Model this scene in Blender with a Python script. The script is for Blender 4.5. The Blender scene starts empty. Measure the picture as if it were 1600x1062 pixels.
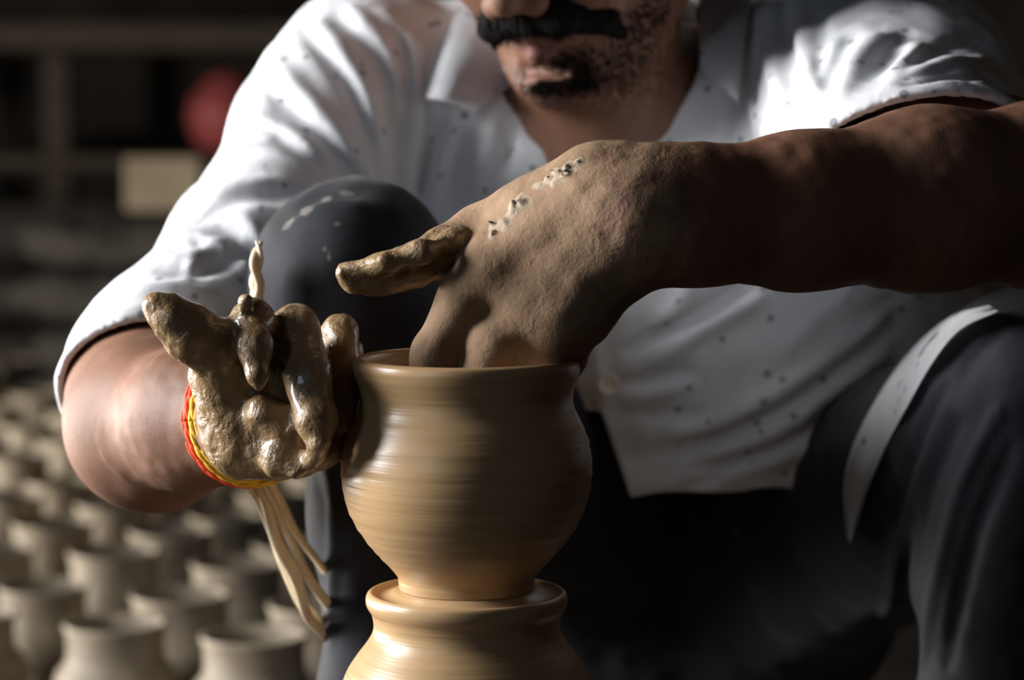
import bpy, bmesh, math, random
import numpy as np
from mathutils import Vector, Matrix

random.seed(7)
rng = np.random.default_rng(7)
scene = bpy.context.scene
COL = scene.collection

# ------------------------------------------------------------------ camera
F_PX, W_PX, H_PX = 4058.0, 1600.0, 1062.0
PITCH = math.radians(5.3)
CAM = np.array([0.0, 0.0, 0.62])
FWD = np.array([0, math.cos(PITCH), -math.sin(PITCH)])
UPV = np.array([0, math.sin(PITCH), math.cos(PITCH)])
RGT = np.array([1.0, 0, 0])

cd = bpy.data.cameras.new('camera')
cd.sensor_width = 36.0
cd.lens = 36.0 * F_PX / W_PX
cd.clip_start = 0.05
cd.dof.use_dof = True
cd.dof.focus_distance = 1.385
cd.dof.aperture_fstop = 5.0
cd.dof.aperture_blades = 7
cam = bpy.data.objects.new('camera', cd)
cam.location = CAM
cam.rotation_euler = (math.pi / 2 - PITCH, 0, 0)
COL.objects.link(cam)
scene.camera = cam

# ------------------------------------------------------------------ world, daylight and added lights, exposure
w = bpy.data.worlds.new('world')
scene.world = w
w.use_nodes = True
bg = w.node_tree.nodes['Background']
bg.inputs[0].default_value = (0.55, 0.65, 0.85, 1)
bg.inputs[1].default_value = 0.15

def area(name, loc, target, sx, sy, power, color, spread=180):
    l = bpy.data.lights.new(name, 'AREA')
    l.shape = 'RECTANGLE'
    l.size, l.size_y = sx, sy
    l.energy = power
    l.color = color
    l.spread = math.radians(spread)
    o = bpy.data.objects.new(name, l)
    o.location = loc
    o.rotation_euler = (Vector(target) - Vector(loc)).to_track_quat('-Z', 'Y').to_euler()
    COL.objects.link(o)
    return o

area('daylight_doorway', (-2.15, 1.50, 1.10), (0.0, 1.36, 0.48), 1.0, 1.0, 34, (0.985, 0.985, 1.0), 85)
area('added_low_light', (-2.2, 3.0, 0.24), (-0.5, 2.9, 0.12), 1.3, 0.2, 78, (1.0, 0.95, 0.88))  # added light in an unseen floor-level slot, shaped to graze the pot rims
area('added_back_light', (-2.2, 5.4, 1.35), (0.2, 6.3, 0.7), 0.7, 0.7, 6.5, (1.0, 0.93, 0.85))  # added light, brightens the back wall and the red pot
area('daylight_front_opening', (-2.1, -1.4, 1.5), (0.0, 1.5, 0.5), 0.7, 0.8, 8.6, (0.62, 0.78, 1.0))

vs = scene.view_settings
scene.display_settings.display_device = 'sRGB'
vs.view_transform = 'Standard'
vs.look = 'None'
vs.gamma = 1.0
vs.use_curve_mapping = False
vs.exposure = 0.0


# ------------------------------------------------------------------ helpers
def at(px, py, d):
    """world point that lies d metres in front of the lens plane"""
    return CAM + d * (FWD + (px - W_PX / 2) / F_PX * RGT + (H_PX / 2 - py) / F_PX * UPV)

def pxr(r, d):
    return r * d / F_PX

def on_height(px, py, z):
    v = FWD + (px - W_PX / 2) / F_PX * RGT + (H_PX / 2 - py) / F_PX * UPV
    t = (z - CAM[2]) / v[2]
    return CAM + t * v

def project(p):
    q = np.asarray(p) - CAM
    d = q @ FWD
    return W_PX / 2 + F_PX * (q @ RGT) / d, H_PX / 2 - F_PX * (q @ UPV) / d, d

def link(name, mesh, mat=None, parent=None, smooth=True):
    o = bpy.data.objects.new(name, mesh)
    if mat is not None:
        mesh.materials.append(mat)
    if smooth and len(mesh.polygons):
        mesh.polygons.foreach_set('use_smooth', np.ones(len(mesh.polygons), dtype=bool))
    COL.objects.link(o)
    if parent is not None:
        o.parent = parent
        o.matrix_parent_inverse = Matrix.Translation(-parent.location) if parent.type == 'EMPTY' else Matrix.Identity(4)
    return o

def empty(name, loc):
    o = bpy.data.objects.new(name, None)
    o.location = loc
    o.empty_display_size = 0.05
    COL.objects.link(o)
    return o

def tag(o, label=None, cat=None, group=None, kind=None):
    for k, v in (('label', label), ('category', cat), ('group', group), ('kind', kind)):
        if v:
            o[k] = v
    return o

def from_bm(bm, name='m'):
    me = bpy.data.meshes.new(name)
    bm.normal_update()
    bm.to_mesh(me)
    bm.free()
    return me

def bm_box(bm, lo, hi, bevel=0.0):
    r = bmesh.ops.create_cube(bm, size=1.0)
    vs_ = r['verts']
    for v in vs_:
        v.co = Vector(((v.co.x + .5) * (hi[0] - lo[0]) + lo[0], (v.co.y + .5) * (hi[1] - lo[1]) + lo[1], (v.co.z + .5) * (hi[2] - lo[2]) + lo[2]))
    if bevel:
        es = list({e for v in vs_ for e in v.link_edges})
        bmesh.ops.bevel(bm, geom=es, offset=bevel, segments=2, affect='EDGES', profile=0.5)

def lathe(profile, n=96):
    """closed surface of revolution about z; profile = [(r, z)...] from the axis to the axis"""
    vs_, fs = [], []
    ring = []
    for r, z in profile:
        if r < 1e-6:
            ring.append([len(vs_)]); vs_.append((0, 0, z))
        else:
            b = len(vs_)
            for i in range(n):
                a = 2 * math.pi * i / n
                vs_.append((r * math.cos(a), r * math.sin(a), z))
            ring.append(list(range(b, b + n)))
    for A, B in zip(ring[:-1], ring[1:]):
        for i in range(n):
            j = (i + 1) % n
            if len(A) == 1 and len(B) == 1: continue
            if len(A) == 1: fs.append((A[0], B[j], B[i]))
            elif len(B) == 1: fs.append((A[i], A[j], B[0]))
            else: fs.append((A[i], A[j], B[j], B[i]))
    me = bpy.data.meshes.new('lathe')
    me.from_pydata(vs_, [], fs)
    me.update()
    bm = bmesh.new(); bm.from_mesh(me)
    bmesh.ops.recalc_face_normals(bm, faces=bm.faces)
    bm.to_mesh(me); bm.free()
    return me

def catmull(pts, n=8):
    pts = [np.asarray(p, float) for p in pts]
    P = [2 * pts[0] - pts[1]] + pts + [2 * pts[-1] - pts[-2]]
    out = []
    for i in range(1, len(P) - 2):
        for k in range(n):
            t = k / n
            a, b, c, d = P[i - 1], P[i], P[i + 1], P[i + 2]
            out.append(.5 * (2 * b + (c - a) * t + (2 * a - 5 * b + 4 * c - d) * t * t + (3 * b - a - 3 * c + d) * t ** 3))
    out.append(pts[-1])
    return out

def tube_mesh(paths, sides=8):
    """paths: list of (points, radii or (wide, thin) radii, twist) joined in one mesh"""
    vs_, fs = [], []
    for pts, rad, twist in paths:
        pts = [Vector(p) for p in pts]
        n = len(pts)
        up = Vector((0.3, 0.2, 1)).normalized()
        base = len(vs_)
        for i, p in enumerate(pts):
            t = (pts[min(i + 1, n - 1)] - pts[max(i - 1, 0)]).normalized()
            s = t.cross(up)
            if s.length < 1e-3: s = t.cross(Vector((1, 0, 0)))
            s.normalize(); up = s.cross(t).normalized()
            r = rad[i] if isinstance(rad, (list, tuple)) else rad
            ra, rb = r if isinstance(r, tuple) else (r, r)
            for k in range(sides):
                a = 2 * math.pi * k / sides
                c0, s0 = ra * math.cos(a), rb * math.sin(a)
                tw = twist * i / max(n - 1, 1)
                c1, s1 = c0 * math.cos(tw) - s0 * math.sin(tw), c0 * math.sin(tw) + s0 * math.cos(tw)
                q = p + s * c1 + up * s1
                vs_.append(tuple(q))
        for i in range(n - 1):
            for k in range(sides):
                l = (k + 1) % sides
                fs.append((base + i * sides + k, base + i * sides + l, base + (i + 1) * sides + l, base + (i + 1) * sides + k))
        fs.append(tuple(base + k for k in reversed(range(sides))))
        fs.append(tuple(base + (n - 1) * sides + k for k in range(sides)))
    me = bpy.data.meshes.new('tube')
    me.from_pydata(vs_, [], fs)
    me.update()
    return me

# ---- value noise (numpy) -------------------------------------------------
def _hash(ix, iy, iz, seed):
    n = (ix * 374761393 + iy * 668265263 + iz * 2147483647 + seed * 1274126177) & 0xffffffff
    n = ((n ^ (n >> 13)) * 1274126177) & 0xffffffff
    n = n ^ (n >> 16)
    return (n & 0xffff) / 32767.5 - 1.0

def vnoise(P, scale, seed=0):
    q = P * scale
    i = np.floor(q).astype(np.int64)
    f = q - i
    f = f * f * (3 - 2 * f)
    r = 0
    for dx in (0, 1):
        wx = f[:, 0] if dx else 1 - f[:, 0]
        for dy in (0, 1):
            wy = f[:, 1] if dy else 1 - f[:, 1]
            for dz in (0, 1):
                wz = f[:, 2] if dz else 1 - f[:, 2]
                r = r + wx * wy * wz * _hash(i[:, 0] + dx, i[:, 1] + dy, i[:, 2] + dz, seed)
    return r

# ---- distance-field modelling -------------------------------------------
class Field:
    """smooth union of tapered capsules and ellipsoids, meshed into one continuous surface"""
    def __init__(self):
        self.pr = []
        self.folds = []
        self.post = None
    def cap(self, a, b, ra, rb, k=0.006, sub=False, tagname=None):
        self.pr.append(('c', np.asarray(a, float), np.asarray(b, float), ra, rb, k, sub, tagname))
    def chain(self, pts, k=0.006, tagname=None, sub=False):
        """pts: (px, py, depth, radius in px)"""
        W = [(at(p[0], p[1], p[2]), pxr(p[3], p[2])) for p in pts]
        for (a, ra), (b, rb) in zip(W[:-1], W[1:]):
            self.cap(a, b, ra, rb, k, sub, tagname)
        return W
    def ball(self, a, r, k=0.006, sub=False, tagname=None):
        a = np.asarray(a, float)
        self.cap(a, a + np.array([0, 0, 1e-5]), r, r, k, sub, tagname)
    def ell(self, c, R, k=0.01, M=None, sub=False, tagname=None):
        self.pr.append(('e', np.asarray(c, float), np.asarray(R, float), np.eye(3) if M is None else np.asarray(M, float), 0, k, sub, tagname))
    def fold(self, pts, wdt, amp):
        pts = np.asarray(pts, float)
        seg = np.linalg.norm(np.diff(pts, axis=0), axis=1)
        c = pts.mean(0)
        self.folds.append((pts, np.concatenate([[0], np.cumsum(seg)]) / max(seg.sum(), 1e-9), wdt, amp, c, np.linalg.norm(pts - c, axis=1).max()))
    @staticmethod
    def pd(p, P):
        if p[0] == 'c':
            a, b, ra, rb = p[1:5]
            ab = b - a
            pa = P - a
            t = np.clip(pa @ ab / (ab @ ab), 0, 1)
            q = pa - t[:, None] * ab
            return np.sqrt((q * q).sum(1)) - (ra + (rb - ra) * t)
        c, R, M = p[1:4]
        q = (P - c) @ M.T
        k0 = np.sqrt(((q / R) ** 2).sum(1))
        k1 = np.sqrt(((q / (R * R)) ** 2).sum(1)) + 1e-9
        return k0 * (k0 - 1) / k1
    def base(self, P, idx=None):
        d = np.full(len(P), 1.0)
        for i in (range(len(self.pr)) if idx is None else idx):
            p = self.pr[i]
            e = self.pd(p, P)
            k = p[5]
            if p[6]:
                e = -e
                h = np.maximum(k - np.abs(d - e), 0) / k
                d = np.maximum(d, e) + h * h * k * .25
            else:
                h = np.maximum(k - np.abs(d - e), 0) / k
                d = np.minimum(d, e) - h * h * k * .25
        return d
    def foldsum(self, P, c=None, hd=0):
        s = np.zeros(len(P))
        for pts, u, wdt, amp, fc, fr in self.folds:
            if c is not None and np.linalg.norm(fc - c) > fr + hd + 3 * wdt:
                continue
            best = np.full(len(P), 9.0); bu = np.zeros(len(P))
            for i in range(len(pts) - 1):
                a, ab = pts[i], pts[i + 1] - pts[i]
                pa = P - a
                t = np.clip(pa @ ab / (ab @ ab + 1e-12), 0, 1)
                q = pa - t[:, None] * ab
                dd = np.sqrt((q * q).sum(1))
                m = dd < best
                best = np.where(m, dd, best)
                bu = np.where(m, u[i] + (u[i + 1] - u[i]) * t, bu)
            tp = np.sin(np.pi * np.clip(bu * .84 + .08, 0, 1)) ** .7
            s += amp * tp * np.exp(-(best / wdt) ** 2)
        return s
    def full(self, P, idx=None, c=None, hd=0):
        d = self.base(P, idx)
        self.raw = d
        if self.folds:
            d = d - self.foldsum(P, c, hd)
        if self.post:
            d = self.post(P, d)
        return d
    def trace(self, px, d0=1.0, d1=2.6):
        """first hit of the view rays through the given pixels; returns points (used to lay cloth folds and buttons on the surface)"""
        px = np.asarray(px, float)
        v = FWD[None] + ((px[:, 0] - W_PX / 2) / F_PX)[:, None] * RGT + ((H_PX / 2 - px[:, 1]) / F_PX)[:, None] * UPV
        t = np.full(len(px), d0)
        for _ in range(90):
            d = self.base(CAM + t[:, None] * v)
            t = np.minimum(t + d * .8, d1)
        return CAM + t[:, None] * v
    def mesh(self, name, h, N=16, margin=0.012):
        lo = np.full(3, 9e9); hi = -lo
        for p in self.pr:
            if p[6]: continue
            if p[0] == 'c':
                for q, r in ((p[1], p[3]), (p[2], p[4])):
                    lo = np.minimum(lo, q - r); hi = np.maximum(hi, q + r)
            else:
                m = np.abs(p[3].T) @ p[2]
                lo = np.minimum(lo, p[1] - m); hi = np.maximum(hi, p[1] + m)
        lo -= .02; hi += .02
        S = N * h
        nb = np.ceil((hi - lo) / S).astype(int)
        B = np.stack(np.meshgrid(*[np.arange(n) for n in nb], indexing='ij'), -1).reshape(-1, 3)
        cen = lo + (B + .5) * S
        hd = S * .8660254
        D = np.stack([self.pd(p, cen) for p in self.pr], 1)
        issub = np.array([p[6] for p in self.pr]); ks = np.array([p[5] for p in self.pr])
        dmin = np.where(issub[None], 9, D).min(1)
        dall = self.base(cen)
        act = np.where(np.abs(dall) < hd * 1.15 + margin)[0]
        dims = nb * N + 3
        def key(c): return (c[:, 0] * dims[1] + c[:, 1]) * dims[2] + c[:, 2]
        g = np.stack(np.meshgrid(*[np.arange(N + 1)] * 3, indexing='ij'), -1).reshape(-1, 3)
        VK, VP, QE = [], [], []
        corners = [np.array(c) for c in np.ndindex(2, 2, 2)]
        edges = [(a, b) for a in range(8) for b in range(a + 1, 8) if np.abs(corners[a] - corners[b]).sum() == 1]
        for bi in act:
            lim = np.where(issub, hd + .02, dmin[bi] + 2 * hd + ks + .015)
            idx = np.where(D[bi] < lim)[0]
            gi = B[bi] * N + g
            P = lo + gi * h
            V = self.full(P, idx, cen[bi], hd).reshape(N + 1, N + 1, N + 1)
            neg = V < 0
            if neg.all() or not neg.any(): continue
            cs = [V[c[0]:N + c[0], c[1]:N + c[1], c[2]:N + c[2]] for c in corners]
            cnt = sum((c < 0).astype(int) for c in cs)
            m = np.argwhere((cnt > 0) & (cnt < 8))
            if len(m):
                vals = np.stack([c[m[:, 0], m[:, 1], m[:, 2]] for c in cs], 1)
                acc = np.zeros((len(m), 3)); n = np.zeros(len(m))
                for a, b in edges:
                    va, vb = vals[:, a], vals[:, b]
                    x = (va < 0) != (vb < 0)
                    t = np.where(x, va / np.where(x, va - vb, 1), 0)
                    acc += np.where(x[:, None], corners[a] + t[:, None] * (corners[b] - corners[a]), 0); n += x
                gc = B[bi] * N + m
                VK.append(key(gc + 1)); VP.append(lo + (gc + acc / n[:, None]) * h)
            for ax in range(3):
                s0 = [slice(0, N)] * 3; s1 = [slice(0, N)] * 3; s1[ax] = slice(1, N + 1)
                a, b = neg[tuple(s0)], neg[tuple(s1)]
                e = np.argwhere(a != b)
                if not len(e): continue
                flip = ~a[e[:, 0], e[:, 1], e[:, 2]]
                ge = B[bi] * N + e + 1
                u, v_ = (ax + 1) % 3, (ax + 2) % 3
                du = np.zeros(3, int); du[u] = 1
                dv = np.zeros(3, int); dv[v_] = 1
                q = np.stack([key(ge - du - dv), key(ge - dv), key(ge), key(ge - du)], 1)
                q[flip] = q[flip][:, ::-1]
                QE.append(q)
        VK = np.concatenate(VK); VP = np.concatenate(VP); Q = np.concatenate(QE)
        o = np.argsort(VK); VK = VK[o]; VP = VP[o]
        pos = np.clip(np.searchsorted(VK, Q), 0, len(VK) - 1)
        ok = (VK[pos] == Q).all(1)
        Q = pos[ok]
        # drop tiny stray islands by keeping referenced vertices only
        used = np.zeros(len(VP), bool); used[Q.ravel()] = True
        remap = np.cumsum(used) - 1
        VP = VP[used]; Q = remap[Q]
        me = bpy.data.meshes.new(name)
        me.vertices.add(len(VP)); me.vertices.foreach_set('co', VP.astype(np.float32).ravel())
        me.loops.add(len(Q) * 4); me.loops.foreach_set('vertex_index', Q.astype(np.int32).ravel())
        me.polygons.add(len(Q)); me.polygons.foreach_set('loop_start', np.arange(len(Q), dtype=np.int32) * 4)
        me.update(calc_edges=True)
        me.validate()
        return me, VP

def attr(me, name, vals):
    a = me.attributes.new(name, 'FLOAT', 'POINT')
    a.data.foreach_set('value', np.asarray(vals, np.float32))

def keep_largest(me):
    """remove stray islands"""
    bm = bmesh.new(); bm.from_mesh(me)
    seen = set(); best = []
    bm.verts.ensure_lookup_table()
    comps = []
    for v in bm.verts:
        if v.index in seen: continue
        st = [v]; seen.add(v.index); comp = []
        while st:
            x = st.pop(); comp.append(x)
            for e in x.link_edges:
                y = e.other_vert(x)
                if y.index not in seen:
                    seen.add(y.index); st.append(y)
        comps.append(comp)
    comps.sort(key=len)
    kill = [v for c in comps[:-1] if len(c) < .3 * len(comps[-1]) for v in c]
    if kill: bmesh.ops.delete(bm, geom=kill, context='VERTS')
    bm.to_mesh(me); bm.free()

def sstep(a, b, x):
    t = np.clip((x - a) / (b - a), 0, 1)
    return t * t * (3 - 2 * t)

# ------------------------------------------------------------------ materials
class Mat:
    def __init__(self, name):
        self.m = bpy.data.materials.new(name); self.m.use_nodes = True
        self.t = self.m.node_tree; self.b = self.t.nodes['Principled BSDF']
    def n(self, typ, **kw):
        x = self.t.nodes.new(typ)
        for k, v in kw.items():
            if isinstance(k, str) and hasattr(x, k) and k not in x.inputs: setattr(x, k, v)
            else: x.inputs[k].default_value = v
        return x
    def l(self, a, b): self.t.links.new(a, b)
    def coord(self, scale=(1, 1, 1)):
        c = self.n('ShaderNodeTexCoord'); mp = self.n('ShaderNodeMapping')
        mp.inputs['Scale'].default_value = scale
        self.l(c.outputs['Object'], mp.inputs[0]); return mp.outputs[0]
    def noise(self, vec, scale, detail=4, rough=.55, dist=0):
        x = self.n('ShaderNodeTexNoise')
        x.inputs['Scale'].default_value = scale; x.inputs['Detail'].default_value = detail
        x.inputs['Roughness'].default_value = rough; x.inputs['Distortion'].default_value = dist
        self.l(vec, x.inputs['Vector']); return x.outputs['Fac']
    def ramp(self, fac, stops):
        r = self.n('ShaderNodeValToRGB')
        e = r.color_ramp.elements
        while len(e) < len(stops): e.new(.5)
        for x, (p, c) in zip(e, stops):
            x.position = p; x.color = (*c, 1) if len(c) == 3 else c
        self.l(fac, r.inputs[0]); return r.outputs[0]
    def val(self, fac, a, b, lo=0, hi=1):
        r = self.n('ShaderNodeMapRange'); r.clamp = True
        for i, v in enumerate((a, b, lo, hi)): r.inputs[i + 1].default_value = v
        self.l(fac, r.inputs[0]); return r.outputs[0]
    def mix(self, fac, a, b):
        x = self.n('ShaderNodeMix'); x.data_type = 'RGBA'
        self._in(fac, x.inputs[0]); self._in(a, x.inputs[6]); self._in(b, x.inputs[7]); return x.outputs[2]
    def math(self, op, a, b=0.0):
        x = self.n('ShaderNodeMath'); x.operation = op
        self._in(a, x.inputs[0]); self._in(b, x.inputs[1]); return x.outputs[0]
    def _in(self, v, s):
        if isinstance(v, bpy.types.NodeSocket): self.l(v, s)
        elif isinstance(v, tuple): s.default_value = (*v, 1) if len(v) == 3 else v
        else: s.default_value = v
    def at(self, name):
        x = self.n('ShaderNodeAttribute'); x.attribute_name = name; return x.outputs['Fac']
    def bump(self, h, strength=.3, dist=.002, prev=None):
        x = self.n('ShaderNodeBump'); x.inputs['Strength'].default_value = strength; x.inputs['Distance'].default_value = dist
        self.l(h, x.inputs['Height'])
        if prev is not None: self.l(prev, x.inputs['Normal'])
        return x.outputs[0]
    def set(self, color=None, rough=None, normal=None, spec=None, coat=None, sheen=None):
        for v, s in ((color, 'Base Color'), (rough, 'Roughness'), (normal, 'Normal'), (spec, 'Specular IOR Level'), (coat, 'Coat Weight'), (sheen, 'Sheen Weight')):
            if v is not None: self._in(v, self.b.inputs[s])
        return self.m

def clay_wet():
    m = Mat('wet_thrown_clay')
    c = m.coord()
    rings = m.noise(m.coord((6, 6, 260)), 1.0, 3, .6)
    fine = m.noise(m.coord((14, 14, 900)), 1.0, 2, .5)
    blot = m.noise(c, 22, 4)
    col = m.mix(m.val(rings, .3, .7), (.40, .25, .118), (.49, .32, .165))
    col = m.mix(m.val(blot, .4, .75, 0, .35), col, (.30, .19, .085))
    h = m.math('ADD', rings, m.math('MULTIPLY', fine, .35))
    return m.set(col, m.val(blot, .3, .7, .27, .40), m.bump(h, .35, .0009), .5)

def clay_dry():
    m = Mat('drying_clay')
    c = m.coord()
    rings = m.noise(m.coord((5, 5, 180)), 1.0, 3)
    col = m.mix(m.val(m.noise(c, 30, 4), .35, .7), (.25, .20, .14), (.37, .305, .22))
    return m.set(col, .55, m.bump(rings, .3, .0012), .4)

def skin():
    m = Mat('skin_with_clay')
    c = m.coord()
    n1 = m.noise(c, 35, 5); n2 = m.noise(c, 260, 3); n3 = m.noise(c, 900, 2)
    sk = m.mix(m.val(n1, .35, .7), (.150, .070, .040), (.235, .120, .072))
    sk = m.mix(m.val(m.noise(c, 9, 3), .4, .7, 0, .5), sk, (.25, .10, .055))
    wet = m.math('MULTIPLY', m.at('wet'), 1.0)
    dry = m.at('dry')
    dn = m.noise(c, 60, 6, .62, .3)
    drm = m.val(m.math('ADD', m.math('MULTIPLY', dry, 1.0), m.math('MULTIPLY', m.math('SUBTRACT', dn, .5), 1.3)), .42, .72)
    dryc = m.mix(m.val(n1, .35, .65), (.225, .145, .076), (.35, .235, .13))
    wetm = m.val(m.math('ADD', wet, m.math('MULTIPLY', m.math('SUBTRACT', dn, .5), .5)), .4, .6)
    wetc = m.mix(m.val(m.noise(c, 70, 4), .35, .7), (.225, .138, .064), (.36, .238, .120))
    col0 = sk
    sk = m.mix(m.math('MULTIPLY', m.at('lip'), .75), sk, (.17, .050, .042))
    flk = m.val(m.at('flake'), .35, .65)
    col = m.mix(m.math('MULTIPLY', drm, .68), sk, dryc)
    col = m.mix(wetm, col, wetc)
    col = m.mix(flk, col, (.33, .255, .175))
    ro = m.math('ADD', .62, m.math('MULTIPLY', drm, .22))
    ro = m.math('SUBTRACT', ro, m.math('MULTIPLY', wetm, .30))
    h = m.math('ADD', m.math('MULTIPLY', n2, .6), m.math('MULTIPLY', n3, .35))
    nb = m.bump(h, .22, .0012)
    h2 = m.math('MULTIPLY', m.noise(c, 130, 5, .6, .4), wetm)
    nb = m.bump(h2, .8, .0034, nb)
    h3 = m.math('MULTIPLY', m.math('ADD', m.math('MULTIPLY', drm, .25), m.math('ADD', dn, m.math('MULTIPLY', m.noise(c, 170, 4, .65, .8), .6))), m.val(dry, .1, .5))
    nb = m.bump(h3, .40, .0026, nb)
    return m.set(col, ro, nb, .45, m.math('MULTIPLY', wetm, .45))

def cloth_white():
    m = Mat('white_speckled_cotton')
    c = m.coord()
    v = m.n('ShaderNodeTexVoronoi'); v.inputs['Scale'].default_value = 56; m.l(c, v.inputs['Vector'])
    nz = m.noise(c, 20, 3)
    col = m.mix(m.val(nz, .3, .7), (.66, .67, .69), (.76, .77, .78))
    dot = m.val(v.outputs['Distance'], .13, .18, 1, 0)
    col = m.mix(m.math('MULTIPLY', dot, .7), col, (.13, .13, .15))
    dirt = m.val(m.noise(c, 7, 5, .6), .56, .72, 0, .35)
    col = m.mix(dirt, col, (.45, .40, .33))
    weave = m.noise(m.coord((1, 1, 1)), 1400, 2)
    wr = m.noise(m.coord((1, 1, .6)), 60, 4, .5, .6)
    nb = m.bump(weave, .15, .0006)
    nb = m.bump(wr, .25, .004, nb)
    return m.set(col, .85, nb, .2, None, .15)

def cloth_dark(name, a, b, sm):
    m = Mat(name)
    c = m.coord()
    col = m.mix(m.val(m.noise(c, 25, 4), .35, .7), a, b)
    col = m.mix(m.val(m.math('ADD', m.at('smear_and_lit_knee'), m.math('MULTIPLY', m.math('SUBTRACT', m.noise(c, 55, 5, .6, .5), .5), 1.6)), .55, .78, 0, .75), col, sm)
    return m.set(col, .75, m.bump(m.noise(c, 900, 2), .2, .0008), .3, None, .1)

def plain(name, a, b, scale=20, rough=.7, spec=.3, bstr=.25, stretch=(1, 1, 1)):
    m = Mat(name)
    c = m.coord(stretch)
    n = m.noise(c, scale, 5)
    return m.set(m.mix(m.val(n, .3, .7), a, b), rough, m.bump(n, bstr, .004), spec)

M_POT = clay_wet(); M_DRY = clay_dry(); M_SKIN = skin(); M_SHIRT = cloth_white()
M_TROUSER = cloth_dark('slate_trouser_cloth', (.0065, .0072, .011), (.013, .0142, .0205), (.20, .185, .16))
M_HAIR = plain('black_hair', (.004, .0035, .003), (.009, .0075, .006), 200, .85, .1)
M_GREY_HAIR = plain('grey_stubble', (.5, .47, .43), (.65, .62, .58), 200, .5)
M_BUTTON = plain('ivory_button_shell', (.72, .66, .52), (.82, .76, .62), 60, .3, .5, .05)
M_EYE = plain('eye_white', (.7, .68, .64), (.75, .72, .68), 30, .2, .5, 0)
M_RED = plain('red_orange_thread', (.75, .045, .015), (.85, .10, .025), 400, .7)
M_YELLOW = plain('yellow_thread', (.70, .40, .03), (.80, .52, .06), 400, .7)
M_CANE = plain('pale_split_cane', (.66, .52, .33), (.82, .70, .50), 40, .45, .4, .2, (3, 3, 1))
M_FLOOR = plain('packed_earth', (.016, .012, .009), (.035, .027, .02), 9, .9, .2, .6)
M_WALL = plain('sooty_mud_plaster', (.030, .025, .021), (.055, .046, .038), 5, .9, .15, .5)
M_CEIL = plain('smoke_blackened_thatch', (.02, .017, .014), (.04, .033, .026), 12, .95, .1, .6)
M_WOOD = plain('weathered_timber', (.055, .042, .03), (.11, .085, .062), 14, .8, .2, .4, (1, 1, 6))
M_STONE = plain('wheel_stone', (.14, .12, .10), (.22, .19, .16), 30, .7)
M_REDPOT = plain('red_plastic', (.50, .10, .10), (.60, .13, .12), 10, .45, .4, .05)
M_BOX = plain('brown_cardboard', (.28, .22, .15), (.36, .29, .2), 12, .85, .2, .1)
M_SACK = plain('grey_jute_sack', (.045, .040, .034), (.08, .07, .058), 60, .9, .15, .6)

# ------------------------------------------------------------------ the workshop
def structure(name, boxes, mat):
    bm = bmesh.new()
    for lo, hi in boxes: bm_box(bm, (lo[0], lo[1], lo[2] if lo[2] > 0 else -.06), hi)
    return tag(link(name, from_bm(bm), mat, smooth=False), kind='structure')

X0, X1, Y0, Y1, ZC = -2.3, 2.6, -2.2, 6.6, 2.5
def floor_mesh():
    n, m_ = 60, 100
    xs = np.linspace(X0, X1, n); ys = np.linspace(Y0, Y1, m_)
    G = np.stack(np.meshgrid(xs, ys, indexing='ij'), -1).reshape(-1, 2)
    P = np.concatenate([G, np.zeros((len(G), 1))], 1)
    P[:, 2] = vnoise(P, 6, 3) * .003 + vnoise(P, 17, 4) * .002 - .004
    fs = [(i * m_ + j, (i + 1) * m_ + j, (i + 1) * m_ + j + 1, i * m_ + j + 1) for i in range(n - 1) for j in range(m_ - 1)]
    me = bpy.data.meshes.new('floor'); me.from_pydata([tuple(p) for p in P], [], fs); me.update()
    return me
tag(link('floor', floor_mesh(), M_FLOOR), kind='structure')
structure('wall_back', [((X0 - .2, Y1, 0), (X1 + .2, Y1 + .2, ZC))], M_WALL)
structure('wall_right', [((X1, Y0 - .2, 0), (X1 + .2, Y1, ZC))], M_WALL)
structure('ceiling', [((X0 - .2, Y0 - .2, ZC), (X1 + .2, Y1 + .2, ZC + .15))], M_CEIL)
# left wall: doorway beside the potter; low slot and rear opening added for light
structure('wall_left', [((X0 - .2, Y0 - .2, 0), (X0, -1.85, ZC)), ((X0 - .2, -1.85, 0), (X0, -.95, 1.05)), ((X0 - .2, -1.85, 1.95), (X0, -.95, ZC)), ((X0 - .2, -.95, 0), (X0, .95, ZC)),
                        ((X0 - .2, .95, 2.0), (X0, 2.25, ZC)), ((X0 - .2, 2.25, .42), (X0, 5.0, ZC)), ((X0 - .2, 2.25, 0), (X0, 5.0, .1)), ((X0 - .2, 3.9, .1), (X0, 5.0, .42)),
                        ((X0 - .2, 5.0, 0), (X0, 5.8, .95)), ((X0 - .2, 5.0, 1.75), (X0, 5.8, ZC)), ((X0 - .2, 5.8, 0), (X0, Y1, ZC))], M_WALL)
structure('wall_front', [((X0, Y0 - .2, 0), (X1, Y0, ZC))], M_WALL)

# ------------------------------------------------------------------ the pot on the wheel and the lump under it
AX, AD = 729.0, 1.40
axis = at(AX, 740, AD)
def zpx(y): return at(AX, y, AD)[2]
def R(px): return pxr(px, AD)
POT_Z0 = zpx(921)
outer = [(106, 921), (107, 912), (108, 903), (113, 895), (125, 881), (144, 861), (166, 832), (183, 801), (192, 770), (196, 738), (195, 711), (189.5, 683), (178, 655), (169, 637), (166, 622), (167.5, 608), (171.5, 594), (175.5, 584), (177.5, 575), (178, 567), (176.5, 560.5), (173, 557), (168, 555.5), (163, 557)]
inner = [(160, 562), (157, 585), (154, 610), (154, 630), (162, 650), (175, 683), (181, 720), (180, 750), (172, 795), (150, 840), (120, 872), (80, 888), (0, 892)]
def smooth_prof(pts, n=4):
    q = catmull([np.array(p) for p in pts], n)
    return [(max(a, 0), b) for a, b in q]
so = smooth_prof(outer); si = smooth_prof(inner)
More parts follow.
